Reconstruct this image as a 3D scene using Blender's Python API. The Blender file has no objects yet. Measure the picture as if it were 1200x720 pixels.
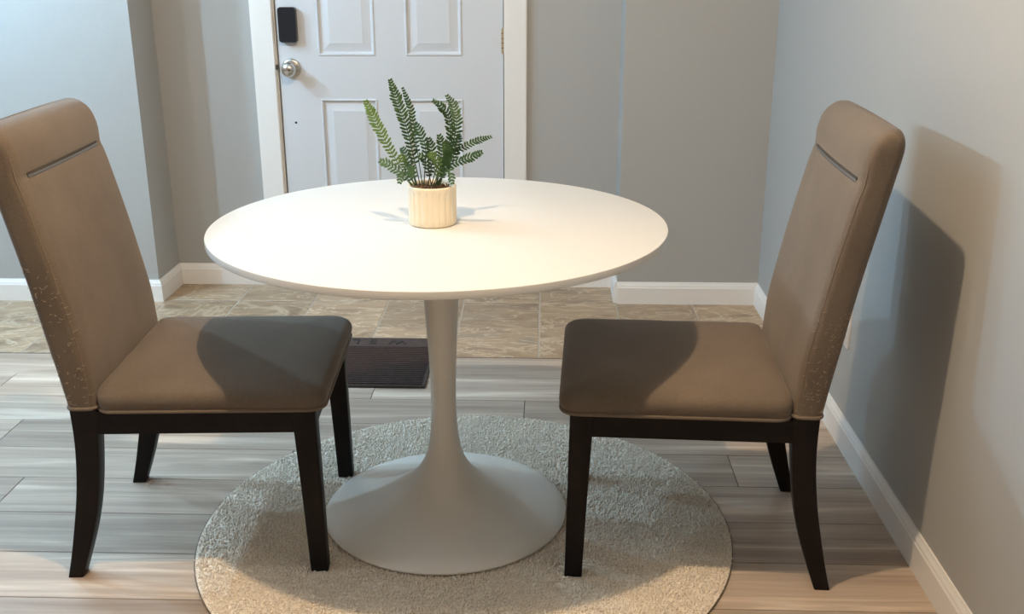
import bpy, bmesh, math, random
from mathutils import Vector, Matrix, noise
random.seed(7)
SC = bpy.context.scene
COL = SC.collection
V = Vector

# ------------------------------------------------------------------ camera
cd = bpy.data.cameras.new('camera')
cam = bpy.data.objects.new('camera', cd); COL.objects.link(cam)
cd.sensor_fit = 'HORIZONTAL'; cd.sensor_width = 36.0
cd.lens = 1218.14 / 1200 * 36.0
cd.clip_start = 0.02
_d = V((-0.0299, 0.9472, -0.3193)).normalized()
_r = V((0.9995, 0.0311, -0.0012)).normalized()
_u = _r.cross(_d).normalized()
_r = _d.cross(_u)
M3 = Matrix((_r, _u, -_d)).transposed()
cam.matrix_world = Matrix.Translation((0, 0, 1.30)) @ M3.to_4x4()
SC.camera = cam

# ------------------------------------------------------------------ view, world, lights
SC.view_settings.view_transform = 'Standard'
SC.view_settings.look = 'None'
SC.view_settings.gamma = 1.0
SC.view_settings.use_curve_mapping = False
SC.view_settings.exposure = 0.0

W = bpy.data.worlds.new('world'); SC.world = W; W.use_nodes = True
bg = W.node_tree.nodes['Background']
bg.inputs[0].default_value = (1.0, 0.79, 0.58, 1)
bg.inputs[1].default_value = 0.31

def lamp(name, loc, power, color, radius):
    l = bpy.data.lights.new(name, 'POINT'); l.energy = power; l.color = color; l.shadow_soft_size = radius
    o = bpy.data.objects.new(name, l); COL.objects.link(o); o.location = loc
    return o
lamp('warm_ceiling_lamp', (-0.30, 1.62, 2.40), 97, (1.0, 0.74, 0.48), 0.02)
lamp('cool_room_lamp', (-2.50, 2.66, 1.98), 88, (0.46, 0.75, 1.0), 0.03)
lamp('cool_entry_lamp', (-2.30, 3.35, 1.95), 60, (0.46, 0.75, 1.0), 0.03)

lamp('neutral_hall_lamp', (-2.60, 1.75, 2.05), 20, (0.86, 0.92, 1.0), 0.03)

# ------------------------------------------------------------------ fitted room numbers
YL, XL, YB, XS, YC, XR, YT = 3.8959, -1.5235, 4.1362, 0.2902, 3.9184, 0.8403, 3.313
TX, TY, TZ, TR, BR = -0.2341, 2.2615, 0.7361, 0.5081, 0.2936

# ------------------------------------------------------------------ node helpers
def mat(name):
    m = bpy.data.materials.new(name); m.use_nodes = True
    nt = m.node_tree; b = nt.nodes['Principled BSDF']
    return m, nt, b
def N(nt, t, **k):
    n = nt.nodes.new(t)
    for a, v in k.items(): setattr(n, a, v)
    return n
def L(nt, a, b): nt.links.new(a, b)
def ramp(nt, fac, stops):
    r = N(nt, 'ShaderNodeValToRGB'); e = r.color_ramp.elements
    while len(e) < len(stops): e.new(0.5)
    for i, (p, c) in enumerate(stops):
        e[i].position = p; e[i].color = (*c, 1)
    L(nt, fac, r.inputs[0]); return r.outputs[0]
def coords(nt, scale=(1, 1, 1), kind='Object', off=None):
    tc = N(nt, 'ShaderNodeTexCoord'); mp = N(nt, 'ShaderNodeMapping')
    mp.inputs['Scale'].default_value = scale
    L(nt, tc.outputs[kind], mp.inputs['Vector'])
    if off is not None: L(nt, off, mp.inputs['Location'])
    return mp.outputs[0]
def noise_tex(nt, vec, scale, detail=4, rough=0.55, dist=0.0):
    n = N(nt, 'ShaderNodeTexNoise'); n.inputs['Scale'].default_value = scale
    n.inputs['Detail'].default_value = detail; n.inputs['Roughness'].default_value = rough
    n.inputs['Distortion'].default_value = dist
    L(nt, vec, n.inputs['Vector']); return n.outputs['Fac']
def bump(nt, b, h, strength, dist=0.01):
    n = N(nt, 'ShaderNodeBump'); n.inputs['Strength'].default_value = strength; n.inputs['Distance'].default_value = dist
    L(nt, h, n.inputs['Height']); L(nt, n.outputs[0], b.inputs['Normal'])
def mixc(nt, fac, a, b, mode='MIX'):
    m = N(nt, 'ShaderNodeMix', data_type='RGBA', blend_type=mode)
    if isinstance(fac, (int, float)): m.inputs[0].default_value = fac
    else: L(nt, fac, m.inputs[0])
    for s, v in ((6, a), (7, b)):
        if isinstance(v, tuple): m.inputs[s].default_value = (*v, 1)
        else: L(nt, v, m.inputs[s])
    return m.outputs[2]
def simple(name, col, rough=0.5, metal=0.0, spec=0.5, ns=0, nb=0.0, var=0.0):
    m, nt, b = mat(name)
    b.inputs['Base Color'].default_value = (*col, 1); b.inputs['Roughness'].default_value = rough
    b.inputs['Metallic'].default_value = metal; b.inputs['Specular IOR Level'].default_value = spec
    if ns:
        f = noise_tex(nt, coords(nt), ns, 5)
        if nb: bump(nt, b, f, nb)
        if var:
            lo = tuple(c * (1 - var) for c in col); hi = tuple(min(1, c * (1 + var)) for c in col)
            L(nt, ramp(nt, f, [(0.3, lo), (0.7, hi)]), b.inputs['Base Color'])
    return m

M = {}
M['wall'] = simple('grey_blue_wall_paint', (0.395, 0.40, 0.392), 0.62, ns=90, nb=0.06, spec=0.3)
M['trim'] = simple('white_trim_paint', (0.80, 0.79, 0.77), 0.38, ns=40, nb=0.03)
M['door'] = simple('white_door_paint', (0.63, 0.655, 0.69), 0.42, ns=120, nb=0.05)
M['ceiling'] = simple('ceiling_paint', (0.72, 0.72, 0.71), 0.8, ns=60, nb=0.05)
M['table'] = simple('white_table_lacquer', (0.72, 0.715, 0.69), 0.36, ns=6, var=0.01)
M['table_base'] = simple('white_metal_base', (0.76, 0.735, 0.675), 0.36, ns=8, var=0.02)
M['espresso'] = simple('espresso_wood', (0.007, 0.0045, 0.0045), 0.45, spec=0.2, ns=25, var=0.3, nb=0.03)
M['nickel'] = simple('satin_nickel', (0.62, 0.60, 0.56), 0.26, 1.0)
M['brass'] = simple('aged_hinge_metal', (0.55, 0.47, 0.33), 0.4, 0.9)
M['black'] = simple('black_lock_plastic', (0.010, 0.011, 0.017), 0.32)
M['dark'] = simple('dark_gap', (0.05, 0.04, 0.032), 0.8)
M['groove'] = simple('grey_metal_trim', (0.20, 0.19, 0.18), 0.38, 0.7)
M['ceramic'] = simple('cream_ceramic', (0.90, 0.80, 0.62), 0.5, ns=12, var=0.02)
M['soil'] = simple('brown_potting_bark', (0.16, 0.085, 0.04), 0.9, ns=160, var=0.8, nb=0.8)
M['outlet'] = simple('outlet_plastic', (0.78, 0.76, 0.72), 0.4)
M['thread'] = simple('frayed_thread', (0.35, 0.265, 0.195), 0.8)
M['threshold'] = simple('dark_joint', (0.06, 0.045, 0.035), 0.6)
M['scuff'] = simple('smudge', (0.25, 0.25, 0.25), 0.8)

# chair fabric
def fabric(name, c1, c2):
    m, nt, b = mat(name)
    v = coords(nt)
    f1 = noise_tex(nt, v, 7, 3); f2 = noise_tex(nt, v, 420, 2)
    c = ramp(nt, f1, [(0.3, c1), (0.7, c2)])
    c = mixc(nt, 0.35, c, ramp(nt, f2, [(0.35, (0.35, 0.35, 0.35)), (0.65, (0.65, 0.65, 0.65))]), 'OVERLAY')
    L(nt, c, b.inputs['Base Color'])
    b.inputs['Roughness'].default_value = 0.88; b.inputs['Specular IOR Level'].default_value = 0.2
    b.inputs['Sheen Weight'].default_value = 0.25; b.inputs['Sheen Roughness'].default_value = 0.45
    b.inputs['Sheen Tint'].default_value = (0.9, 0.82, 0.75, 1)
    bump(nt, b, f2, 0.25, 0.002)
    return m
M['fabric'] = fabric('taupe_brown_microfibre', (0.130, 0.102, 0.078), (0.158, 0.126, 0.098))
M['piping'] = fabric('taupe_piping', (0.155, 0.12, 0.09), (0.185, 0.145, 0.11))

# floor planks
def plank_mat():
    m, nt, b = mat('greige_wood_look_plank')
    at = N(nt, 'ShaderNodeAttribute', attribute_name='tone')
    sep = N(nt, 'ShaderNodeSeparateColor'); L(nt, at.outputs['Color'], sep.inputs[0])
    sc = N(nt, 'ShaderNodeVectorMath', operation='SCALE'); sc.inputs['Scale'].default_value = 37.0
    L(nt, at.outputs['Color'], sc.inputs[0])
    v = coords(nt, (0.55, 9.0, 1.0), off=sc.outputs[0])
    f = noise_tex(nt, v, 1.7, 6, 0.58, 0.7)
    v2 = coords(nt, (0.8, 34.0, 1.0), off=sc.outputs[0])
    f2 = noise_tex(nt, v2, 2.2, 4, 0.6, 0.5)
    c = ramp(nt, f, [(0.28, (0.31, 0.235, 0.178)), (0.45, (0.44, 0.345, 0.27)), (0.56, (0.52, 0.42, 0.33)), (0.66, (0.72, 0.61, 0.50))])
    c = mixc(nt, 0.5, c, ramp(nt, f2, [(0.3, (0.36, 0.36, 0.36)), (0.7, (0.62, 0.62, 0.62))]), 'OVERLAY')
    mul = N(nt, 'ShaderNodeMapRange'); L(nt, sep.outputs[0], mul.inputs[0])
    mul.inputs[3].default_value = 0.84; mul.inputs[4].default_value = 1.14
    hs = N(nt, 'ShaderNodeHueSaturation'); L(nt, c, hs.inputs['Color']); L(nt, mul.outputs[0], hs.inputs['Value'])
    L(nt, hs.outputs[0], b.inputs['Base Color'])
    b.inputs['Roughness'].default_value = 0.36; b.inputs['Specular IOR Level'].default_value = 0.45
    bump(nt, b, f2, 0.12, 0.003)
    return m
M['plank'] = plank_mat()
def tile_mat():
    m, nt, b = mat('slate_look_entry_tile')
    at = N(nt, 'ShaderNodeAttribute', attribute_name='tone')
    sep = N(nt, 'ShaderNodeSeparateColor'); L(nt, at.outputs['Color'], sep.inputs[0])
    sc = N(nt, 'ShaderNodeVectorMath', operation='SCALE'); sc.inputs['Scale'].default_value = 23.0
    L(nt, at.outputs['Color'], sc.inputs[0])
    v = coords(nt, (1, 1, 1), off=sc.outputs[0])
    vs = coords(nt, (3.2, 6.5, 1), off=sc.outputs[0])
    f = noise_tex(nt, vs, 1.2, 7, 0.6, 1.6)
    c = ramp(nt, f, [(0.28, (0.20, 0.14, 0.088)), (0.43, (0.33, 0.23, 0.143)), (0.55, (0.43, 0.305, 0.19)), (0.7, (0.31, 0.245, 0.175))])
    # pale wavy veins
    f3 = noise_tex(nt, vs, 0.9, 5, 0.55, 2.6)
    ma = N(nt, 'ShaderNodeMath', operation='SUBTRACT'); L(nt, f3, ma.inputs[0]); ma.inputs[1].default_value = 0.5
    ab = N(nt, 'ShaderNodeMath', operation='ABSOLUTE'); L(nt, ma.outputs[0], ab.inputs[0])
    vein = ramp(nt, ab.outputs[0], [(0.0, (0.85, 0.85, 0.85)), (0.032, (0, 0, 0))])
    c = mixc(nt, vein, c, (0.62, 0.50, 0.36))
    mul = N(nt, 'ShaderNodeMapRange'); L(nt, sep.outputs[0], mul.inputs[0])
    mul.inputs[3].default_value = 0.85; mul.inputs[4].default_value = 1.15
    hs = N(nt, 'ShaderNodeHueSaturation'); L(nt, c, hs.inputs['Color']); L(nt, mul.outputs[0], hs.inputs['Value'])
    L(nt, hs.outputs[0], b.inputs['Base Color'])
    b.inputs['Roughness'].default_value = 0.42
    bump(nt, b, f, 0.5, 0.01)
    return m
M['tile'] = tile_mat()
M['grout'] = simple('pale_grout', (0.44, 0.38, 0.31), 0.85, ns=80, var=0.12)
M['plank_gap'] = simple('plank_joint', (0.13, 0.11, 0.095), 0.8)
def rug_mat():
    m, nt, b = mat('beige_rug_pile')
    v = coords(nt)
    f = noise_tex(nt, v, 240, 3, 0.7); f1 = noise_tex(nt, v, 5, 3)
    c = ramp(nt, f, [(0.3, (0.52, 0.44, 0.35)), (0.5, (0.86, 0.775, 0.66)), (0.7, (0.97, 0.91, 0.81))])
    c = mixc(nt, 0.25, c, ramp(nt, f1, [(0.3, (0.38, 0.38, 0.38)), (0.7, (0.6, 0.6, 0.6))]), 'OVERLAY')
    L(nt, c, b.inputs['Base Color']); b.inputs['Roughness'].default_value = 0.95
    b.inputs['Specular IOR Level'].default_value = 0.1
    b.inputs['Sheen Weight'].default_value = 0.3
    return m
M['rug'] = rug_mat()
M['rubber'] = simple('dark_brown_mat', (0.048, 0.031, 0.027), 0.6, ns=60, var=0.35, nb=0.1)
M['letter'] = simple('black_embossed_letter', (0.006, 0.005, 0.005), 0.5)
def leaf_mat(name, a, b_):
    m, nt, b = mat(name)
    f = noise_tex(nt, coords(nt), 45, 3)
    L(nt, ramp(nt, f, [(0.3, a), (0.7, b_)]), b.inputs['Base Color'])
    b.inputs['Roughness'].default_value = 0.6; b.inputs['Specular IOR Level'].default_value = 0.2
    return m
M['leaf'] = leaf_mat('deep_green_leaf', (0.014, 0.040, 0.012), (0.036, 0.082, 0.024))
M['leaf_light'] = leaf_mat('yellow_green_leaf', (0.070, 0.140, 0.030), (0.115, 0.20, 0.052))
M['leaf_pale'] = leaf_mat('grey_green_leaf', (0.045, 0.105, 0.050), (0.085, 0.16, 0.075))

# ------------------------------------------------------------------ mesh helpers
def link(name, bm, m, parent=None, smooth=False, sharp=None):
    me = bpy.data.meshes.new(name); bm.normal_update(); bm.to_mesh(me); bm.free()
    o = bpy.data.objects.new(name, me); COL.objects.link(o)
    for x in (m if isinstance(m, (list, tuple)) else [m]): me.materials.append(x)
    if smooth:
        for p in me.polygons: p.use_smooth = True
        if sharp: me.set_sharp_from_angle(angle=math.radians(sharp))
    if parent: o.parent = parent
    return o
def box(bm, x0, x1, y0, y1, z0, z1, mi=0, bev=0.0):
    vs = [bm.verts.new((x, y, z)) for z in (z0, z1) for x, y in ((x0, y0), (x1, y0), (x1, y1), (x0, y1))]
    fs = [bm.faces.new([vs[i] for i in q]) for q in ((3, 2, 1, 0), (4, 5, 6, 7), (0, 1, 5, 4), (1, 2, 6, 5), (2, 3, 7, 6), (3, 0, 4, 7))]
    for f in fs: f.material_index = mi
    if bev:
        es = list({e for f in fs for e in f.edges})
        bmesh.ops.bevel(bm, geom=es, offset=bev, segments=2, affect='EDGES', clamp_overlap=True)
    return vs
def loft(bm, rings, cap=True, closed=True):
    vr = [[bm.verts.new(p) for p in r] for r in rings]
    n = len(vr[0])
    for a, b in zip(vr, vr[1:]):
        for i in range(n if closed else n - 1):
            j = (i + 1) % n
            bm.faces.new((a[i], a[j], b[j], b[i]))
    if cap:
        bm.faces.new(vr[0][::-1]); bm.faces.new(vr[-1])
    return vr
def lathe(bm, prof, seg=96, cx=0, cy=0, rf=None):
    rings = []
    for r, z in prof:
        rings.append([(cx + (r if not rf else rf(r, z, 2 * math.pi * i / seg)) * math.cos(2 * math.pi * i / seg),
                       cy + (r if not rf else rf(r, z, 2 * math.pi * i / seg)) * math.sin(2 * math.pi * i / seg), z) for i in range(seg)])
    return loft(bm, rings)
def tube(bm, pts, r, seg=8, closed=False, taper=None):
    pts = [V(p) for p in pts]; n = len(pts); rings = []
    up = V((0, 0, 1))
    prev = None
    for i, p in enumerate(pts):
        a = pts[(i - 1) % n] if (closed or i > 0) else p
        b = pts[(i + 1) % n] if (closed or i < n - 1) else p
        t = (b - a).normalized()
        if prev is None:
            s = t.cross(up)
            if s.length < 1e-3: s = t.cross(V((1, 0, 0)))
        else:
            s = prev - t * prev.dot(t)
        s.normalize(); prev = s; w = t.cross(s)
        rr = r if taper is None else r * taper(i / (n - 1))
        rings.append([p + (s * math.cos(2 * math.pi * k / seg) + w * math.sin(2 * math.pi * k / seg)) * rr for k in range(seg)])
    if closed: rings.append(rings[0])
    vr = loft(bm, rings, cap=not closed)
    if closed: bmesh.ops.remove_doubles(bm, verts=bm.verts, dist=1e-6)
def empty(name, loc=(0, 0, 0), rz=0.0):
    o = bpy.data.objects.new(name, None); COL.objects.link(o); o.location = loc; o.rotation_euler = (0, 0, rz)
    o.empty_display_size = 0.1
    return o
def tag(o, label, cat, group=None):
    o['label'] = label; o['category'] = cat
    if group: o['group'] = group
    return o
def struct(name, bm, m, label, **k):
    o = link(name, bm, m, **k); o['kind'] = 'structure'; o['label'] = label
    return o
def rrect(x0, x1, y0, y1, r, n=6, sub=0):
    out = []
    for cx, cy, a0 in ((x1 - r, y1 - r, 0), (x0 + r, y1 - r, 90), (x0 + r, y0 + r, 180), (x1 - r, y0 + r, 270)):
        for k in range(n + 1):
            a = math.radians(a0 + 90 * k / n); out.append((cx + r * math.cos(a), cy + r * math.sin(a)))
        if sub and a0 == 90:
            for k in range(1, sub): out.append((x0, (y1 - r) + (y0 - y1 + 2 * r) * k / sub))
        if sub and a0 == 270:
            for k in range(1, sub): out.append((x1, (y0 + r) + (y1 - y0 - 2 * r) * k / sub))
    return out
def interp(tab, z):
    if z <= tab[0][0]: return tab[0][1]
    for (a, va), (b, vb) in zip(tab, tab[1:]):
        if z <= b:
            return va + (vb - va) * (z - a) / (b - a)
    return tab[-1][1]
def smooth_interp(tab, z):
    # Catmull-Rom over a table
    n = len(tab)
    if z <= tab[0][0]: return tab[0][1]
    if z >= tab[-1][0]: return tab[-1][1]
    for i in range(n - 1):
        if z <= tab[i + 1][0]: break
    x0, y0 = tab[max(i - 1, 0)]; x1, y1 = tab[i]; x2, y2 = tab[i + 1]; x3, y3 = tab[min(i + 2, n - 1)]
    h = x2 - x1; t = (z - x1) / h
    m1 = (y2 - y0) / (x2 - x0) * h if x2 != x0 else 0
    m2 = (y3 - y1) / (x3 - x1) * h if x3 != x1 else 0
    return (2 * t**3 - 3 * t**2 + 1) * y1 + (t**3 - 2 * t**2 + t) * m1 + (-2 * t**3 + 3 * t**2) * y2 + (t**3 - t**2) * m2

# ------------------------------------------------------------------ floor
X0, X1, Y0 = -4.2, XR, -1.0
bm = bmesh.new(); col = bm.loops.layers.color.new('tone')
def paint(fs, c):
    for f in fs:
        for l in f.loops: l[col] = (*c, 1)
P = 0.1785; rng = random.Random(3)
anchor = {3: -1.54, 1: -1.364, 2: 0.51, 4: -0.054, 5: -0.533, 0: -0.2, -1: -0.1, -2: -0.3, 6: 0.87}
k = 6
def slab(x0, x1, y0, y1, z, g, mi, e=0.0012):
    x0 += g; x1 -= g; y0 += g; y1 -= g
    a = [bm.verts.new(q) for q in ((x0, y0, z - e), (x1, y0, z - e), (x1, y1, z - e), (x0, y1, z - e))]
    b = [bm.verts.new(q) for q in ((x0 + e, y0 + e, z), (x1 - e, y0 + e, z), (x1 - e, y1 - e, z), (x0 + e, y1 - e, z))]
    fs = [bm.faces.new(b)]
    for i in range(4):
        j = (i + 1) % 4; fs.append(bm.faces.new((a[i], a[j], b[j], b[i])))
    for f in fs: f.material_index = mi
    return fs
while True:
    y0 = 2.0585 + P * k; y1 = y0 + P
    if y1 < Y0: break
    if y0 < YT:
        y1 = min(y1, YT)
        s = anchor.get(k, rng.uniform(-1, 0)); ln = 1.2
        x = s - ln * 5
        while x < X1:
            a, b_ = max(x, X0), min(x + ln, X1)
            if b_ - a > 0.02:
                paint(slab(a, b_, y0, y1, 0.0, 0.0009, 0, 0.0008), (rng.random(), rng.random(), rng.random()))
            x += ln
    k -= 1
f = bm.faces.new([bm.verts.new(q) for q in ((X0, Y0, -0.0022), (X1, Y0, -0.0022), (X1, YT, -0.0022), (X0, YT, -0.0022))]); f.material_index = 1
struct('floor', bm, [M['plank'], M['plank_gap']], 'grey-beige wood-look plank floor of the dining area')

bm = bmesh.new(); col = bm.loops.layers.color.new('tone')
T = 0.3; rng = random.Random(11)
i = -15
while True:
    x0 = -0.014 + T * i
    if x0 > X1: break
    for j in range(3):
        y0 = YT - 0.003 + T * j; y1 = min(y0 + T, YB + 0.02)
        if j == 0: y0 = YT + 0.002
        if x0 + T > X0 and y1 - y0 > 0.02:
            paint(slab(max(x0, X0), min(x0 + T, X1), y0, y1, 0.0, 0.0028, 0, 0.0016), (rng.random(), rng.random(), rng.random()))
    i += 1
f = bm.faces.new([bm.verts.new(q) for q in ((X0, YT + 0.004, -0.0012), (X1, YT + 0.004, -0.0012), (X1, YB + 0.02, -0.0012), (X0, YB + 0.02, -0.0012))]); f.material_index = 1
f = bm.faces.new([bm.verts.new(q) for q in ((X0, YT - 0.003, -0.0020), (X1, YT - 0.003, -0.0020), (X1, YT + 0.005, -0.0020), (X0, YT + 0.005, -0.0020))]); f.material_index = 2
struct('floor', bm, [M['tile'], M['grout'], M['threshold']], 'warm brown slate-look tiles in front of the entry door')

# ------------------------------------------------------------------ walls
HC = 2.44; DX0, DX1, DH = -1.052, -0.156, 2.045
bm = bmesh.new(); box(bm, X0, XL, YL, YL + 0.4, 0, HC)
struct('wall_left', bm, M['wall'], 'grey-blue wall projecting left of the door alcove')
bm = bmesh.new()
box(bm, XL, DX0, YB, YB + 0.14, 0, HC); box(bm, DX1, XS, YB, YB + 0.14, 0, HC); box(bm, DX0, DX1, YB, YB + 0.14, DH, HC)
struct('wall_back', bm, M['wall'], 'grey wall around the white entry door')
bm = bmesh.new(); box(bm, XS, XR, YC, YC + 0.36, 0, HC)
struct('wall_center', bm, M['wall'], 'grey wall section projecting right of the door')
bm = bmesh.new(); box(bm, XR, XR + 0.12, Y0, YC + 0.36, 0, HC)
struct('wall_right', bm, M['wall'], 'long wall behind the right chair')
bm = bmesh.new(); box(bm, X0, XR + 0.12, Y0, YB + 0.14, HC, HC + 0.08)
struct('ceiling', bm, M['ceiling'], 'plain white ceiling')

# baseboards: swept profile (depth from wall, height)
BH = 0.088
prof = [(0, 0), (0.013, 0), (0.013, BH * 0.74), (0.0105, BH * 0.80), (0.0105, BH * 0.84), (0.006, BH * 0.94), (0.004, BH), (0, BH)]
def baseboard(name, pts, label):
    # pts: plan polyline along wall, room side is to the right of travel
    bm = bmesh.new(); pts = [V((*p, 0)) for p in pts]; rings = []
    for i, p in enumerate(pts):
        dirs = []
        if i > 0: dirs.append((pts[i] - pts[i - 1]).normalized())
        if i < len(pts) - 1: dirs.append((pts[i + 1] - pts[i]).normalized())
        nn = [V((d.y, -d.x, 0)) for d in dirs]
        if len(nn) == 2:
            m = (nn[0] + nn[1]); m = m / (m.dot(nn[0]))
        else: m = nn[0]
        rings.append([p + m * a + V((0, 0, z)) for a, z in prof])
    loft(bm, rings)
    bmesh.ops.recalc_face_normals(bm, faces=bm.faces)
    return struct(name, bm, M['trim'], label)
G = 0.0015
baseboard('baseboard_left', [(X0, YL), (XL, YL), (XL, YB), (-1.141, YB)], 'white baseboard wrapping the left wall corner and alcove')
baseboard('baseboard_back', [(-0.070, YB), (XS, YB), (XS, YC + 0.001)], 'white baseboard between door casing and projecting wall')
baseboard('baseboard_center', [(XS - 0.0, YC), (XR, YC)], 'short white baseboard under the projecting grey wall')
bb = baseboard('baseboard_right', [(XR, YC - 0.013), (XR, Y0)], 'white baseboard along the right wall')

# ------------------------------------------------------------------ door with casing
bm = bmesh.new()
cw, ct = 0.088, 0.017
def casing(x0, x1, z0, z1):
    box(bm, x0, x1, YB - ct, YB, z0, z1, bev=0.004)
casing(-1.141, -1.053, 0, DH + cw); casing(-0.160, -0.071, 0, DH + cw)
casing(-1.053, -0.160, DH, DH + cw)
# jamb and stop
box(bm, DX0 - 0.001, DX0 + 0.004, YB - 0.002, YB + 0.13, 0, DH); box(bm, DX1 - 0.004, DX1 + 0.001, YB - 0.002, YB + 0.13, 0, DH)
box(bm, DX0, DX1, YB, YB + 0.13, DH - 0.005, DH + 0.001)
struct('trim_1', bm, M['trim'], 'white casing around the entry door')
bm = bmesh.new(); box(bm, DX0 + 0.004, DX0 + 0.03, YB + 0.05, YB + 0.1, 0, DH); box(bm, DX1 - 0.03, DX1 - 0.004, YB + 0.05, YB + 0.1, 0, DH)
struct('trim_2', bm, M['dark'], 'dark weather strip in the door gap')

DL, DR = -1.041, -0.1635; DY = YB - 0.003
bm = bmesh.new()
PX = [(-0.886, -0.661), (-0.5435, -0.3225)]
PZ = [(0.20, 0.769), (0.935, 1.55), (1.66, 1.88)]
xs = sorted([DL, DR] + [x for p_ in PX for x in p_]); zs = sorted([0.008, 2.03] + [z for p_ in PZ for z in p_])
def quad(pts): bm.faces.new([bm.verts.new(q) for q in pts])
for a, b_ in zip(xs, xs[1:]):
    for c_, d_ in zip(zs, zs[1:]):
        if (a, b_) in PX and (c_, d_) in PZ:
            loops = [(0, 0), (0.003, -0.0035), (0.007, -0.0035), (0.011, 0.006), (0.016, 0.0075), (0.045, 0.001), (0.048, 0.0)]
            prev = None
            for ins, dp in loops:
                r_ = [bm.verts.new(q) for q in ((a + ins, DY + dp, c_ + ins), (b_ - ins, DY + dp, c_ + ins), (b_ - ins, DY + dp, d_ - ins), (a + ins, DY + dp, d_ - ins))]
                if prev:
                    for i in range(4):
                        j = (i + 1) % 4; bm.faces.new((prev[i], prev[j], r_[j], r_[i]))
                prev = r_
            bm.faces.new(prev)
        else:
            quad(((a, DY, c_), (b_, DY, c_), (b_, DY, d_), (a, DY, d_)))
TH = 0.044
quad(((DL, DY + TH, 0.008), (DL, DY + TH, 2.03), (DR, DY + TH, 2.03), (DR, DY + TH, 0.008)))
quad(((DL, DY, 0.008), (DL, DY, 2.03), (DL, DY + TH, 2.03), (DL, DY + TH, 0.008)))
quad(((DR, DY, 0.008), (DR, DY + TH, 0.008), (DR, DY + TH, 2.03), (DR, DY, 2.03)))
quad(((DL, DY, 2.03), (DR, DY, 2.03), (DR, DY + TH, 2.03), (DL, DY + TH, 2.03)))
quad(((DL, DY, 0.008), (DL, DY + TH, 0.008), (DR, DY + TH, 0.008), (DR, DY, 0.008)))
bmesh.ops.remove_doubles(bm, verts=bm.verts, dist=1e-5)
bmesh.ops.recalc_face_normals(bm, faces=bm.faces)
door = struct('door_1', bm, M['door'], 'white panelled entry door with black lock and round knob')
def lathe_y(prof, seg=40):
    bm = bmesh.new(); lathe(bm, prof, seg)
    bmesh.ops.rotate(bm, verts=bm.verts, cent=(0, 0, 0), matrix=Matrix.Rotation(math.radians(90), 3, 'X'))
    return bm
kb = lathe_y([(0.0385, 0), (0.0385, 0.004), (0.036, 0.009), (0.030, 0.011), (0.0135, 0.012), (0.0125, 0.030), (0.018, 0.036), (0.0255, 0.043), (0.0285, 0.052), (0.0275, 0.061), (0.022, 0.069), (0.012, 0.074), (0.003, 0.075)])
ko = link('knob', kb, M['nickel'], door, True, 50); ko.location = (-0.994, DY, 0.887); ko['label'] = 'round brushed nickel door knob'
kh = bmesh.new(); lathe(kh, [(0.0035, 0), (0.0035, 0.002), (0.001, 0.0025)], 12)
bmesh.ops.rotate(kh, verts=kh.verts, cent=(0, 0, 0), matrix=Matrix.Rotation(math.radians(90), 3, 'X'))
k2 = link('keyhole', kh, M['black'], ko); k2.location = (0.008, -0.0735, 0.0)
bm = bmesh.new()
ring = rrect(-0.0345, 0.0345, -0.066, 0.066, 0.011)
loft(bm, [[(x * s, -y, z * t) for x, z in ring] for s, t, y in ((1, 1, 0), (1, 1, 0.024), (0.985, 0.99, 0.0275), (0.95, 0.972, 0.029))])
bmesh.ops.recalc_face_normals(bm, faces=bm.faces)
lk = link('door_lock', bm, M['black'], door, True, 40); lk.location = (-0.9945, DY, 1.053); lk['label'] = 'black rounded electronic lock housing'
bm = bmesh.new(); box(bm, -0.170, -0.1555, YB - 0.010, YB - 0.001, 0.945, 1.040, bev=0.002)
for z in (0.966, 0.985, 1.002, 1.021): box(bm, -0.1710, -0.1545, YB - 0.0108, YB - 0.009, z - 0.0008, z + 0.0008, mi=1)
hg = link('hinge', bm, [M['brass'], M['dark']], door); hg['label'] = 'pale brass door hinge'
bm = bmesh.new(); lathe(bm, [(0.0045, 0), (0.0045, 0.0012), (0.001, 0.0015)], 14)
bmesh.ops.rotate(bm, verts=bm.verts, cent=(0, 0, 0), matrix=Matrix.Rotation(math.radians(90), 3, 'X'))
h2 = link('drilled_hole', bm, M['black'], door); h2.location = (-0.9905, DY, 0.675)
bm = bmesh.new(); box(bm, -1.0535, -1.043, YB - 0.0185, YB - 0.012, 0.884, 0.902, bev=0.001)
st = link('strike_plate', bm, M['dark'], door)

# small scuffs of the back wall hole etc.
bm = bmesh.new(); ring = rrect(-0.036, 0.036, -0.058, 0.058, 0.006)
loft(bm, [[(-d, x * s, z * s) for x, z in ring] for d, s in ((0, 1), (0.003, 1), (0.0055, 0.95))])
bmesh.ops.recalc_face_normals(bm, faces=bm.faces)
ou = tag(link('outlet_plate', bm, M['outlet'], None, True, 40), 'white outlet plate on the right wall behind the right chair', 'outlet')
ou.location = (XR - 0.0003, 2.731, 0.333)
for z in (-0.022, 0.022):
    bm = bmesh.new(); r2 = rrect(-0.014, 0.014, -0.013, 0.013, 0.007)
    loft(bm, [[(-d, x * s, y * s) for x, y in r2] for d, s in ((0.005, 1), (0.0068, 0.98))])
    bmesh.ops.recalc_face_normals(bm, faces=bm.faces)
    q = link('socket', bm, M['outlet'], ou); q.location = (0, 0, z)

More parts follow.
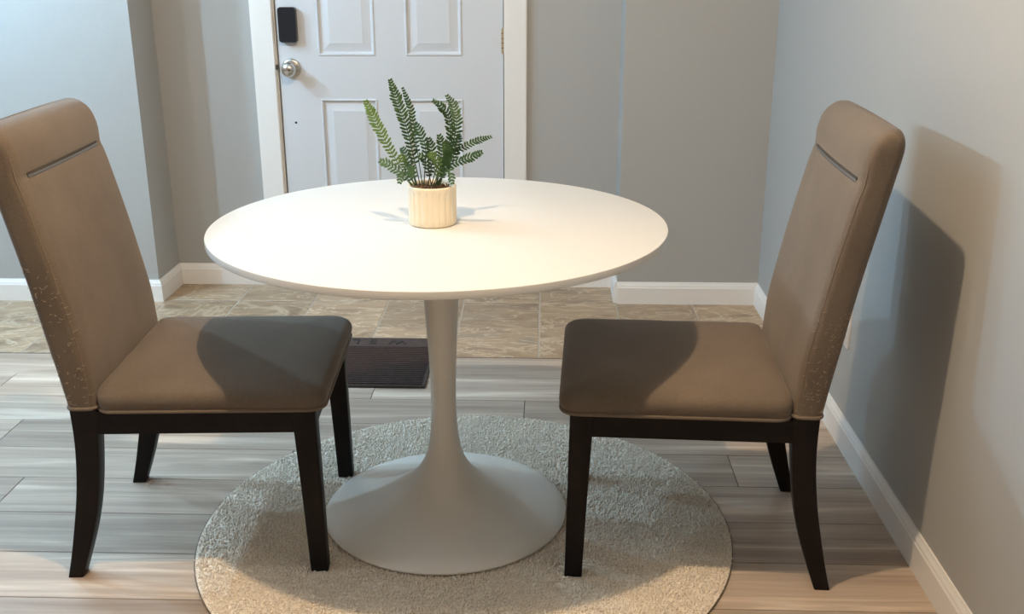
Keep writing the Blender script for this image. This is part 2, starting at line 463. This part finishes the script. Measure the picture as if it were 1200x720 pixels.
# ------------------------------------------------------------------ round rug
RX, RY, RR = -0.180, 2.197, 0.628
rug = None
def build_rug():
    import numpy as np
    rs = np.random.RandomState(5)
    seg = 200
    vs, fs = [], []
    prof = [(0.0, 0.006), (RR - 0.02, 0.006), (RR - 0.006, 0.0055), (RR, 0.004), (RR - 0.001, 0.0005)]
    vs.append((0, 0, 0.006))
    for r, z in prof[1:]:
        for i in range(seg):
            a = 2 * math.pi * i / seg; vs.append((r * math.cos(a), r * math.sin(a), z))
    for i in range(seg): fs.append((0, 1 + i, 1 + (i + 1) % seg))
    for k in range(len(prof) - 2):
        o0 = 1 + k * seg; o1 = o0 + seg
        for i in range(seg):
            j = (i + 1) % seg; fs.append((o0 + i, o1 + i, o1 + j, o0 + j))
    base_n = len(vs)
    me0 = bpy.data.meshes.new('rug'); me0.from_pydata(vs, [], fs); me0.update()
    base = bpy.data.objects.new('round_rug', me0); COL.objects.link(base); me0.materials.append(M['rug'])
    # pile: small leaning yarn tips
    step = 0.0058
    g = np.arange(-RR, RR, step); X, Y = np.meshgrid(g, g); X = X.ravel() + rs.uniform(-.4, .4, X.size) * step; Y = Y.ravel() + rs.uniform(-.4, .4, Y.size) * step
    R_ = np.hypot(X, Y); k = R_ < RR - 0.001; X, Y, R_ = X[k], Y[k], R_[k]
    n = X.size
    lean = 0.0010
    # lean field varies slowly, like brushed pile
    ph = np.sin(X * 9 + 1.3 * np.sin(Y * 7)) * 2 + np.cos(Y * 8 + X * 4) * 1.5 + rs.normal(0, 1.2, n)
    lx, ly = np.cos(ph) * lean * rs.uniform(.3, 1.4, n), np.sin(ph) * lean * rs.uniform(.3, 1.4, n)
    h = rs.uniform(0.0075, 0.0132, n) - np.clip((R_ - (RR - 0.012)) / 0.012, 0, 1) * 0.006
    w = rs.uniform(0.0023, 0.0036, n); rot = rs.uniform(0, 6.28, n)
    NV = 9; V_ = np.zeros((n, NV, 3))
    for q in range(4):
        a = rot + q * math.pi / 2
        V_[:, q, 0] = X + w * 0.9 * np.cos(a); V_[:, q, 1] = Y + w * 0.9 * np.sin(a); V_[:, q, 2] = 0.004
        V_[:, 4 + q, 0] = X + lx + w * np.cos(a + .4); V_[:, 4 + q, 1] = Y + ly + w * np.sin(a + .4); V_[:, 4 + q, 2] = h - 0.0018
    V_[:, 8, 0] = X + lx * 1.4; V_[:, 8, 1] = Y + ly * 1.4; V_[:, 8, 2] = h
    idx = np.arange(n)[:, None] * NV
    F = []
    for q in range(4):
        r = (q + 1) % 4
        F.append(np.hstack([idx + q, idx + r, idx + 4 + r])); F.append(np.hstack([idx + q, idx + 4 + r, idx + 4 + q]))
        F.append(np.hstack([idx + 4 + q, idx + 4 + r, idx + 8]))
    F = np.vstack(F).astype(np.int32)
    me = bpy.data.meshes.new('pile'); nv = n * NV; nf = len(F)
    me.vertices.add(nv); me.vertices.foreach_set('co', V_.reshape(-1).astype(np.float32))
    me.loops.add(nf * 3); me.loops.foreach_set('vertex_index', F.ravel())
    me.polygons.add(nf); me.polygons.foreach_set('loop_start', (np.arange(nf) * 3).astype(np.int32))
    me.update(calc_edges=True); me.validate()
    me.polygons.foreach_set('use_smooth', [True] * nf)
    me.materials.append(M['rug'])
    p = bpy.data.objects.new('pile', me); COL.objects.link(p); p.parent = base; p['kind'] = 'stuff'
    # bound edge
    bm = bmesh.new(); tube(bm, [((RR - 0.0005) * math.cos(a * math.pi / 100), (RR - 0.0005) * math.sin(a * math.pi / 100), 0.003) for a in range(200)], 0.0018, 6, True)
    e = link('edge_binding', bm, M['piping'], base, True)
    base.location = (RX, RY, 0.0003)
    tag(base, 'round beige short-pile rug under the white pedestal table', 'rug')
build_rug()

# ------------------------------------------------------------------ door mat
MX1, MX0, MY0, MY1 = -0.372, -1.13, 3.035, 3.475
mt = bmesh.new()
ring0 = [(MX0, MY0), (MX1, MY0), (MX1, MY1), (MX0, MY1)]
box(mt, MX0, MX1, MY0, MY1, 0.0005, 0.0085, bev=0.002)
matb = tag(link('door_mat', mt, M['rubber']), 'dark brown ribbed welcome mat lying across plank and tile floor', 'doormat')
bm = bmesh.new(); nr = 26; y = MY0 + 0.012; pitch = (3.385 - MY0 - 0.012) / nr
for i in range(nr):
    ya = y + i * pitch
    box(bm, MX0 + 0.012, MX1 - 0.012, ya, ya + pitch * 0.5, 0.0078, 0.0132, bev=0.001)
ribs = link('ribbing', bm, M['rubber'], matb)
def text_mesh(ch, size, depth):
    cu = bpy.data.curves.new('t', 'FONT'); cu.body = ch; cu.size = size; cu.extrude = depth; cu.align_x = 'CENTER'; cu.align_y = 'CENTER'
    cu.offset = 0.0
    o = bpy.data.objects.new('t', cu); COL.objects.link(o)
    bpy.context.view_layer.update()
    dg = bpy.context.evaluated_depsgraph_get()
    me = bpy.data.meshes.new_from_object(o.evaluated_get(dg)); bpy.data.objects.remove(o); bpy.data.curves.remove(cu)
    return me
for i, ch in enumerate('WELCOME'):
    me = text_mesh(ch, 0.062, 0.0010)
    me.transform(Matrix.Translation((-(0.512, 0.598, 0.660, 0.724, 0.793, 0.868, 0.938)[i], 3.434, 0.0092)) @ Matrix.Rotation(math.pi, 4, 'Z'))
    me.materials.clear(); me.materials.append(M['letter']); me.name = 'letter'
    lt = bpy.data.objects.new('letter', me); COL.objects.link(lt); lt.parent = matb
    lt['label'] = 'black letter %s of the word WELCOME' % ch

# ------------------------------------------------------------------ pedestal table
tb = empty('pedestal_table', (TX, TY, 0))
tag(tb, 'round white pedestal dining table with tulip base between the two chairs', 'table')
bm = bmesh.new()
lathe(bm, [(0.02, TZ - 0.026), (TR - 0.12, TZ - 0.026), (TR - 0.006, TZ - 0.0165), (TR - 0.001, TZ - 0.0160), (TR, TZ - 0.0145), (TR, TZ - 0.0025), (TR - 0.0008, TZ - 0.0008), (TR - 0.0028, TZ), (0.02, TZ)], 180)
bmesh.ops.recalc_face_normals(bm, faces=bm.faces)
link('tabletop', bm, M['table'], tb, True, 30)
bm = bmesh.new()
zb = 0.0125
pf = [(BR - 0.004, zb), (BR, zb + 0.001), (BR + 0.0005, zb + 0.004), (BR - 0.001, zb + 0.0065), (0.272, 0.0275), (0.24, 0.0345), (0.20, 0.0445), (0.16, 0.0580), (0.125, 0.0745), (0.098, 0.091), (0.0742, 0.113), (0.062, 0.1285), (0.0525, 0.145), (0.0445, 0.163), (0.0385, 0.186), (0.0335, 0.214), (0.0307, 0.25), (0.0296, 0.29), (0.0300, 0.34), (0.0312, 0.39), (0.0330, 0.43), (0.0352, 0.47), (0.0378, 0.52), (0.0400, 0.56), (0.0430, 0.62), (0.0470, 0.68), (0.052, TZ - 0.0262)]
lathe(bm, pf, 128)
bmesh.ops.recalc_face_normals(bm, faces=bm.faces)
link('pedestal_base', bm, M['table_base'], tb, True, 50)

# ------------------------------------------------------------------ chairs
REAR = [(0.40, -0.273), (0.47, -0.284), (0.533, -0.295), (0.678, -0.320), (0.80, -0.345), (0.90, -0.366), (0.95, -0.376), (1.0, -0.383)]
FRONT = [(0.40, -0.213), (0.47, -0.218), (0.529, -0.223), (0.64, -0.243), (0.72, -0.259), (0.80, -0.277), (0.86, -0.291), (0.895, -0.301), (0.93, -0.304), (0.96, -0.311), (1.0, -0.322)]
FT = [(0.40, 0.236), (0.60, 0.236), (1.0, 0.234)]     # half width of back
def back_bm():
    bm = bmesh.new(); rings = []
    zs = [0.405, 0.415] + [0.43 + 0.02 * i for i in range(22)] + [0.868, 0.880, 0.888, 0.8915, 0.8945, 0.898, 0.906, 0.92, 0.935, 0.948]
    top = 0.992
    for z in zs:
        f0, f1 = smooth_interp(REAR, z), smooth_interp(FRONT, z); w = smooth_interp(FT, z)
        r = 0.020
        # crease under the headrest roll
        g = math.exp(-((z - 0.8915) / 0.006) ** 2)
        f1 += 0.0015 * math.exp(-((z - 0.925) / 0.022) ** 2) - 0.0012 * g
        ring = []
        for x, y in rrect(f0, f1, -w, w, r, 6, 12):
            ring.append((x, y, z))
        # slight crown of the front face in the middle
        ring = [(x + (0.006 * (1 - (y / w) ** 2) - 0.0030 * g * (abs(y) < 0.2) if x > f1 - 0.004 else -0.002 * (1 - (y / w) ** 2) if x < f0 + 0.004 else 0), y, zz) for x, y, zz in ring]
        rings.append(ring)
    # rounded top
    for k in range(1, 8):
        a = k / 7 * math.pi / 2
        z = 0.948 + (top - 0.948) * math.sin(a)
        f0, f1 = smooth_interp(REAR, z), smooth_interp(FRONT, z) + 0.0015 * math.exp(-((0.948 - 0.925) / 0.022) ** 2); w = 0.2345
        mid = f0 * 0.62 + f1 * 0.38; ins = 1 - math.cos(a)
        g0 = f0 + (mid - f0) * ins * 0.85; g1 = f1 + (mid - f1) * ins * 0.85
        ws = w - 0.030 * (1 - math.cos(a)) ** 1.5
        r = min(0.02, (g1 - g0) * 0.45)
        ring = [(x + 0.006 * (1 - (y / w) ** 2) * (1 - ins) * (x > mid), y, z + 0.003 * (1 - (y / w) ** 2) * math.sin(a)) for x, y in rrect(g0, g1, -ws, ws, r, 6, 12)]
        rings.append(ring)
    loft(bm, rings); bmesh.ops.recalc_face_normals(bm, faces=bm.faces)
    return bm
def seat_ring(ins, r=0.036, dz=0.0):
    x0, x1, w = -0.212, 0.263, 0.243
    return rrect(x0 + ins * 0.4, x1 - ins, -w + ins, w - ins, max(r - ins * 0.5, 0.012), 6)
def seat_bm():
    bm = bmesh.new(); rings = []
    lv = [(0.002, 0.398), (-0.0005, 0.405), (-0.003, 0.412), (-0.0048, 0.421), (-0.0035, 0.430), (0.0015, 0.439), (0.0095, 0.4450), (0.020, 0.4500), (0.040, 0.4550), (0.07, 0.4590), (0.11, 0.4620), (0.16, 0.4640), (0.20, 0.4648)]
    for ins, z in lv:
        rings.append([(x, y, z) for x, y in seat_ring(ins)])
    loft(bm, rings); bmesh.ops.recalc_face_normals(bm, faces=bm.faces)
    return bm
def leg_bm(front, s):
    bm = bmesh.new(); rings = []
    if front:
        tab = [(0.0, 0.212, 0.250, 0.034), (0.2, 0.204, 0.247, 0.037), (0.398, 0.194, 0.244, 0.041)]
    else:
        tab = [(0.0, -0.324, -0.291, 0.034), (0.06, -0.309, -0.270, 0.035), (0.12, -0.296, -0.251, 0.036), (0.18, -0.284, -0.236, 0.037), (0.24, -0.275, -0.226, 0.038), (0.30, -0.269, -0.219, 0.039), (0.35, -0.267, -0.215, 0.040), (0.404, -0.268, -0.2125, 0.040)]
    za = [t[0] for t in tab]; n = 3 if front else 20; zlo = 0.009 if front else 0.0
    for k in range(n + 1):
        z = zlo + (za[-1] - zlo) * k / n
        a = smooth_interp([(t[0], t[1]) for t in tab], z); b_ = smooth_interp([(t[0], t[2]) for t in tab], z); w = smooth_interp([(t[0], t[3]) for t in tab], z)
        o = 0.236
        if front: o = 0.238
        y0, y1 = (o - w, o) if s > 0 else (-o, -o + w)
        rings.append([(x, y, z) for x, y in rrect(a, b_, y0, y1, 0.003, 2)])
    loft(bm, rings); bmesh.ops.recalc_face_normals(bm, faces=bm.faces)
    return bm
def thread_bm(side, rear, seed, n):
    # snagged threads: cling to the side panel of the back and its edges
    r = random.Random(seed); bm = bmesh.new(); w = 0.2365
    for i in range(n):
        z = 0.415 + (0.30 if rear else 0.22) * r.random() ** 1.1
        f0, f1 = smooth_interp(REAR, z), smooth_interp(FRONT, z)
        u = r.random()
        if rear: u = u ** 2.6 if r.random() < 0.8 else r.uniform(0.7, 0.98)
        f = f0 + 0.004 + (f1 - f0 - 0.010) * u
        y = side * w; ln = r.uniform(0.0025, 0.0085); a = r.uniform(-1.2, 1.2) + (math.pi if r.random() < .5 else 0)
        rise = r.uniform(0.0008, 0.003)
        pts = []
        bend = r.uniform(-1.2, 1.2)
        px, pz = f, z
        # pull back to corner round
        for k in range(6):
            t = k / 5
            edge = min(px - f0, f1 - px); inw = 0.0
            if edge < 0.02: e = max(0.0, 0.02 - edge); inw = 0.02 - math.sqrt(max(0.0, 0.02 ** 2 - min(e, 0.02) ** 2))
            pts.append((px, y - side * inw + side * (0.0002 + rise * math.sin(t * math.pi)), pz))
            px += ln / 5 * math.cos(a + bend * t); pz += ln / 5 * math.sin(a + bend * t) * 0.9
        tube(bm, pts, 0.00045, 4)
    return bm
def ring_pts_z(ring, z, dz=0): return [(x, y, z) for x, y in ring]
def make_chair(loc, rz, label):
    c = empty('dining_chair', loc, rz)
    tag(c, label, 'chair', 'matching dining chairs facing each other')
    link('backrest', back_bm(), M['fabric'], c, True, 60)
    link('seat', seat_bm(), M['fabric'], c, True, 60)
    bm = bmesh.new(); tube(bm, ring_pts_z(seat_ring(-0.0005), 0.4015), 0.0042, 8, True)
    tube(bm, [(x, y, 0.4055) for x, y in rrect(-0.273, -0.212, -0.2365, 0.2365, 0.018, 5)], 0.0042, 8, True)
    link('piping', bm, M['piping'], c, True)
    for fr in (True, False):
        for s in (-1, 1): 
            o = link('leg', leg_bm(fr, s), M['espresso'], c, True, 35)
    bm = bmesh.new()
    z0, z1 = 0.347, 0.3975
    for s in (-1, 1):
        y0, y1 = (0.212, 0.2345) if s > 0 else (-0.2345, -0.212)
        box(bm, -0.218, 0.205, y0, y1, z0, z1)
    box(bm, 0.215, 0.2385, -0.2, 0.2, z0, z1); box(bm, -0.262, -0.24, -0.2, 0.2, z0, z1)
    link('seat_frame', bm, M['espresso'], c)
    # metal strip set in the crease
    bm = bmesh.new()
    pts = []
    for k in range(21):
        y = -0.190 + 0.382 * k / 20; w = 0.236
        f = smooth_interp(FRONT, 0.8915) - 0.0026 + 0.006 * (1 - (y / w) ** 2)
        pts.append((f, y))
    rings = [[(f - 0.004, y, 0.8840), (f + 0.0024, y, 0.8840), (f + 0.0036, y, 0.8880), (f + 0.0024, y, 0.8915), (f - 0.004, y, 0.8915)] for f, y in pts]
    bs = bmesh.new(); loft(bs, [[(f - 0.004, y, 0.8915), (f + 0.0018, y, 0.8915), (f + 0.0014, y, 0.8962), (f - 0.004, y, 0.8962)] for f, y in pts])  # dark strip above the metal one, coloured to imitate the slot's shade
    bmesh.ops.recalc_face_normals(bs, faces=bs.faces); o = link('crease_shade_strip', bs, M['dark'], c); o.name = 'crease'; o['label'] = 'dark strip standing in for slot shade above the metal strip'
    loft(bm, rings); bmesh.ops.recalc_face_normals(bm, faces=bm.faces)
    o = link('metal_strip', bm, M['groove'], c, True, 30); o['label'] = 'slim grey metal strip across the headrest crease'
    # seam along both front edges of the back
    for s in (-1, 1):
        bm = bmesh.new(); pts = []
        for k in range(24):
            z = 0.412 + 0.52 * k / 23
            pts.append((smooth_interp(FRONT, z) - 0.0075 + 0.0015 * math.exp(-((z - 0.925) / 0.022) ** 2), s * (smooth_interp(FT, z) - 0.0042), z))
        tube(bm, pts, 0.0009, 6); link('seam', bm, M['dark'] if False else M['piping'], c, True)
    return c
cl = make_chair((-0.733, 2.208, 0), math.radians(3.0), 'brown upholstered dining chair left of the table, its back cut by the picture edge')
cr = make_chair((0.312, 2.205, 0), math.radians(180 - 2.6), 'brown upholstered dining chair right of the table, beside the long wall')
t = link('frayed_threads', thread_bm(-1, True, 4, 120), M['thread'], cl); t['kind'] = 'stuff'; t['label'] = 'pale snagged threads on the side of the backrest'
t = link('frayed_threads', thread_bm(1, False, 9, 75), M['thread'], cr); t['kind'] = 'stuff'; t['label'] = 'pale snagged threads on the side of the backrest'

# ------------------------------------------------------------------ potted fern
PXc, PYc = -0.2475, 2.254
fern = empty('potted_fern', (PXc, PYc, TZ))
tag(fern, 'small green artificial fern in a cream ribbed pot on the white table', 'plant')
R0, HP = 0.0535, 0.089; NF = 22
bm = bmesh.new(); seg = NF * 8
def flute(r, z, a):
    if r < R0 - 0.004 or z > HP - 0.011 or z < 0.004: return r
    s = abs(math.sin(a * NF / 2)); return r - 0.0024 * (1 - s) ** 1.5
pf = [(0.03, 0.0005), (R0 - 0.006, 0.0005), (R0 - 0.0018, 0.002), (R0 - 0.0008, 0.0045), (R0, 0.007)] + [(R0, 0.007 + 0.069 * k / 6) for k in range(1, 7)] + [(R0 - 0.0004, HP - 0.0105), (R0 + 0.0002, HP - 0.004), (R0 - 0.0004, HP - 0.001), (R0 - 0.002, HP), (R0 - 0.004, HP - 0.001), (R0 - 0.0055, HP - 0.006), (R0 - 0.0055, HP - 0.03), (0.01, HP - 0.03)]
lathe(bm, pf, seg, rf=flute); bmesh.ops.recalc_face_normals(bm, faces=bm.faces)
link('pot', bm, M['ceramic'], fern, True, 60)
bm = bmesh.new(); r_ = random.Random(2)
lathe(bm, [(R0 - 0.0062, HP - 0.020), (R0 - 0.0062, HP - 0.012), (0.025, HP - 0.008), (0.004, HP - 0.007)], 40)
for i in range(130):
    a = r_.uniform(0, 6.28); rr = (R0 - 0.011) * math.sqrt(r_.random()); s = r_.uniform(0.002, 0.0045)
    m_ = Matrix.Translation((rr * math.cos(a), rr * math.sin(a), HP - 0.0085 + r_.uniform(0, 0.005))) @ Matrix.Rotation(r_.uniform(0, 3), 4, V((r_.random(), r_.random(), r_.random()))) @ Matrix.Diagonal((s, s * 0.7, s * 0.4, 1))
    bmesh.ops.create_icosphere(bm, subdivisions=1, radius=1.0, matrix=m_)
link('soil', bm, M['soil'], fern)

# picture-plane sketch turned to real positions around the pot: x right, z up, y depth, all in metres from the pot
def P7(px, py, dy):
    u = 420 + px / 5.14; v = 90 + py / 5.14
    ray = _d + _r * ((u - 600) / 1218.14) - _u * ((v - 360) / 1218.14)
    t_ = (PYc + dy) / ray.y
    q = V((0, 0, 1.3)) + ray * t_
    return q - V((PXc, PYc, TZ))
def frond(pts, dys, ll, m, seed, rings_n=None, start=0.25, stem=0.0011, facing=None):
    r = random.Random(seed)
    ctrl = [P7(x, y, d) for (x, y), d in zip(pts, dys)]
    # Catmull-Rom sampling
    c_ = [ctrl[0] * 2 - ctrl[1]] + ctrl + [ctrl[-1] * 2 - ctrl[-2]]
    path = []
    for i in range(1, len(c_) - 2):
        for k in range(14):
            t = k / 14
            a, b_, c2, d2 = c_[i - 1], c_[i], c_[i + 1], c_[i + 2]
            path.append(0.5 * ((2 * b_) + (c2 - a) * t + (2 * a - 5 * b_ + 4 * c2 - d2) * t * t + (3 * b_ - a - 3 * c2 + d2) * t ** 3))
    path.append(ctrl[-1])
    bm = bmesh.new()
    tube(bm, path, stem, 6, taper=lambda t: 1.15 - 0.75 * t)
    ln = [0.0]
    for a, b_ in zip(path, path[1:]): ln.append(ln[-1] + (b_ - a).length)
    tot = ln[-1]; s = tot * start; gap = 0.0086
    face = facing or V((r.uniform(-.25, .25), -1, r.uniform(0.0, 0.5)))
    while s < tot:
        i = max(k for k in range(len(ln)) if ln[k] <= s); i = min(i, len(path) - 2)
        p = path[i].lerp(path[i + 1], (s - ln[i]) / max(1e-9, ln[i + 1] - ln[i]))
        t = (path[i + 1] - path[i]).normalized()
        u = (s - tot * start) / (tot * (1 - start))
        L_ = 1.22 * ll * (0.72 + 0.45 * math.sin(min(1, u * 1.25) * math.pi * 0.62)) * (1.0 if u < 0.75 else 1.0 - 0.62 * (u - 0.75) / 0.25)
        n_ = (face - t * face.dot(t)).normalized(); side = t.cross(n_)
        for sg in (-1, 1):
            dirv = (side * sg * 0.86 + t * (0.40 + 0.5 * u + r.uniform(-0.16, 0.16)) - n_ * (-0.10 + 0.22 * r.random())).normalized()
            L2 = L_ * r.uniform(0.88, 1.1); wv = dirv.cross(n_).normalized(); W_ = 0.0020 + L_ * 0.04
            nn = n_ * 1.0
            prof_ = [(0.0, 0.25), (0.22, 0.85), (0.5, 1.0), (0.78, 0.85), (0.93, 0.5), (1.0, 0.08)]
            lft, mid, rgt, bot = [], [], [], []
            for a_, w_ in prof_:
                q = p + dirv * (L2 * a_) - n_ * (0.10 * L2 * a_ * a_)
                lft.append(bm.verts.new(q + wv * W_ * w_)); mid.append(bm.verts.new(q + nn * 0.0006 * w_)); rgt.append(bm.verts.new(q - wv * W_ * w_)); bot.append(bm.verts.new(q - nn * 0.0004 * w_))
            for k in range(len(prof_) - 1):
                bm.faces.new((lft[k], lft[k + 1], mid[k + 1], mid[k])); bm.faces.new((mid[k], mid[k + 1], rgt[k + 1], rgt[k]))
                bm.faces.new((rgt[k], rgt[k + 1], bot[k + 1], bot[k])); bm.faces.new((bot[k], bot[k + 1], lft[k + 1], lft[k]))
        s += gap * (1 - 0.30 * u)
    bmesh.ops.recalc_face_normals(bm, faces=bm.faces)
    return link('frond', bm, m, fern, True, 50)
LF, LL, LP = M['leaf'], M['leaf_light'], M['leaf_pale']
frond([(325, 655), (255, 550), (170, 400), (105, 270), (42, 142)], [-.01, -.02, -.02, -.015, -.01], .0118, LL, 1, start=.28, facing=V((0.1, -1, 0.3)))
frond([(372, 655), (330, 470), (290, 310), (240, 160), (192, 22)], [-.015, -.02, -.02, -.01, 0], .0122, LF, 2, start=.22, facing=V((0, -1, 0.2)))
frond([(385, 650), (345, 380), (318, 210), (268, 72)], [0.01, .03, .04, .05], .0075, LF, 3, start=.35)
frond([(395, 655), (405, 440), (380, 360), (345, 282)], [-.02, -.02, -.012, .0], .0105, LF, 4, start=.45)
frond([(465, 655), (555, 430), (592, 290), (575, 180), (536, 115)], [-.005, -.01, -.01, .01, .025], .0115, LF, 5, start=.25)
frond([(455, 650), (545, 400), (545, 250), (500, 180), (452, 145)], [.02, .03, .035, .03, .025], .0105, LF, 6, start=.35)
frond([(440, 650), (490, 520), (600, 445), (700, 390), (805, 360)], [.0, .02, .045, .07, .095], .0085, LF, 7, start=.30, facing=V((0.1, -1, 0.7)))
frond([(470, 650), (540, 545), (620, 505), (690, 480), (748, 452)], [-.01, -.02, -.03, -.035, -.04], .0105, LF, 8, start=.22, facing=V((0, -1, 0.6)))
frond([(320, 655), (255, 580), (190, 535), (125, 502)], [-.02, -.03, -.03, -.03], .0105, LP, 9, start=.2, facing=V((0, -1, 0.6)))
frond([(345, 655), (290, 585), (262, 585), (245, 645)], [-.02, -.04, -.05, -.055], .0085, LP, 10, start=.25)
frond([(350, 655), (310, 540), (285, 470), (262, 425)], [.015, .02, .02, .03], .0095, LP, 11, start=.3)
frond([(420, 655), (445, 500), (440, 430), (425, 375)], [-.01, -.02, -.02, -.015], .0105, LF, 12, start=.3)
frond([(465, 655), (500, 500), (500, 420), (485, 350)], [.0, .0, .01, .015], .0110, LF, 13, start=.25)
frond([(480, 655), (560, 500), (590, 420), (610, 355)], [.01, .02, .02, .02], .0100, LF, 14, start=.3)
frond([(490, 655), (520, 570), (550, 570), (568, 650)], [-.02, -.035, -.045, -.05], .0080, LP, 15, start=.25)
frond([(355, 655), (325, 560), (312, 530), (320, 610)], [-.02, -.035, -.045, -.05], .0085, LP, 16, start=.25)
frond([(440, 655), (420, 560), (400, 500), (360, 470)], [-.015, -.03, -.035, -.035], .0095, LF, 17, start=.3)
frond([(455, 655), (480, 560), (470, 500), (430, 465)], [-.015, -.03, -.04, -.045], .0110, LL, 18, start=.3)
frond([(340, 655), (300, 560), (275, 520), (250, 470)], [-.01, -.02, -.03, -.03], .0090, LL, 19, start=.3)
frond([(480, 655), (520, 540), (540, 470), (520, 400)], [-.02, -.03, -.03, -.025], .0110, LF, 20, start=.25)
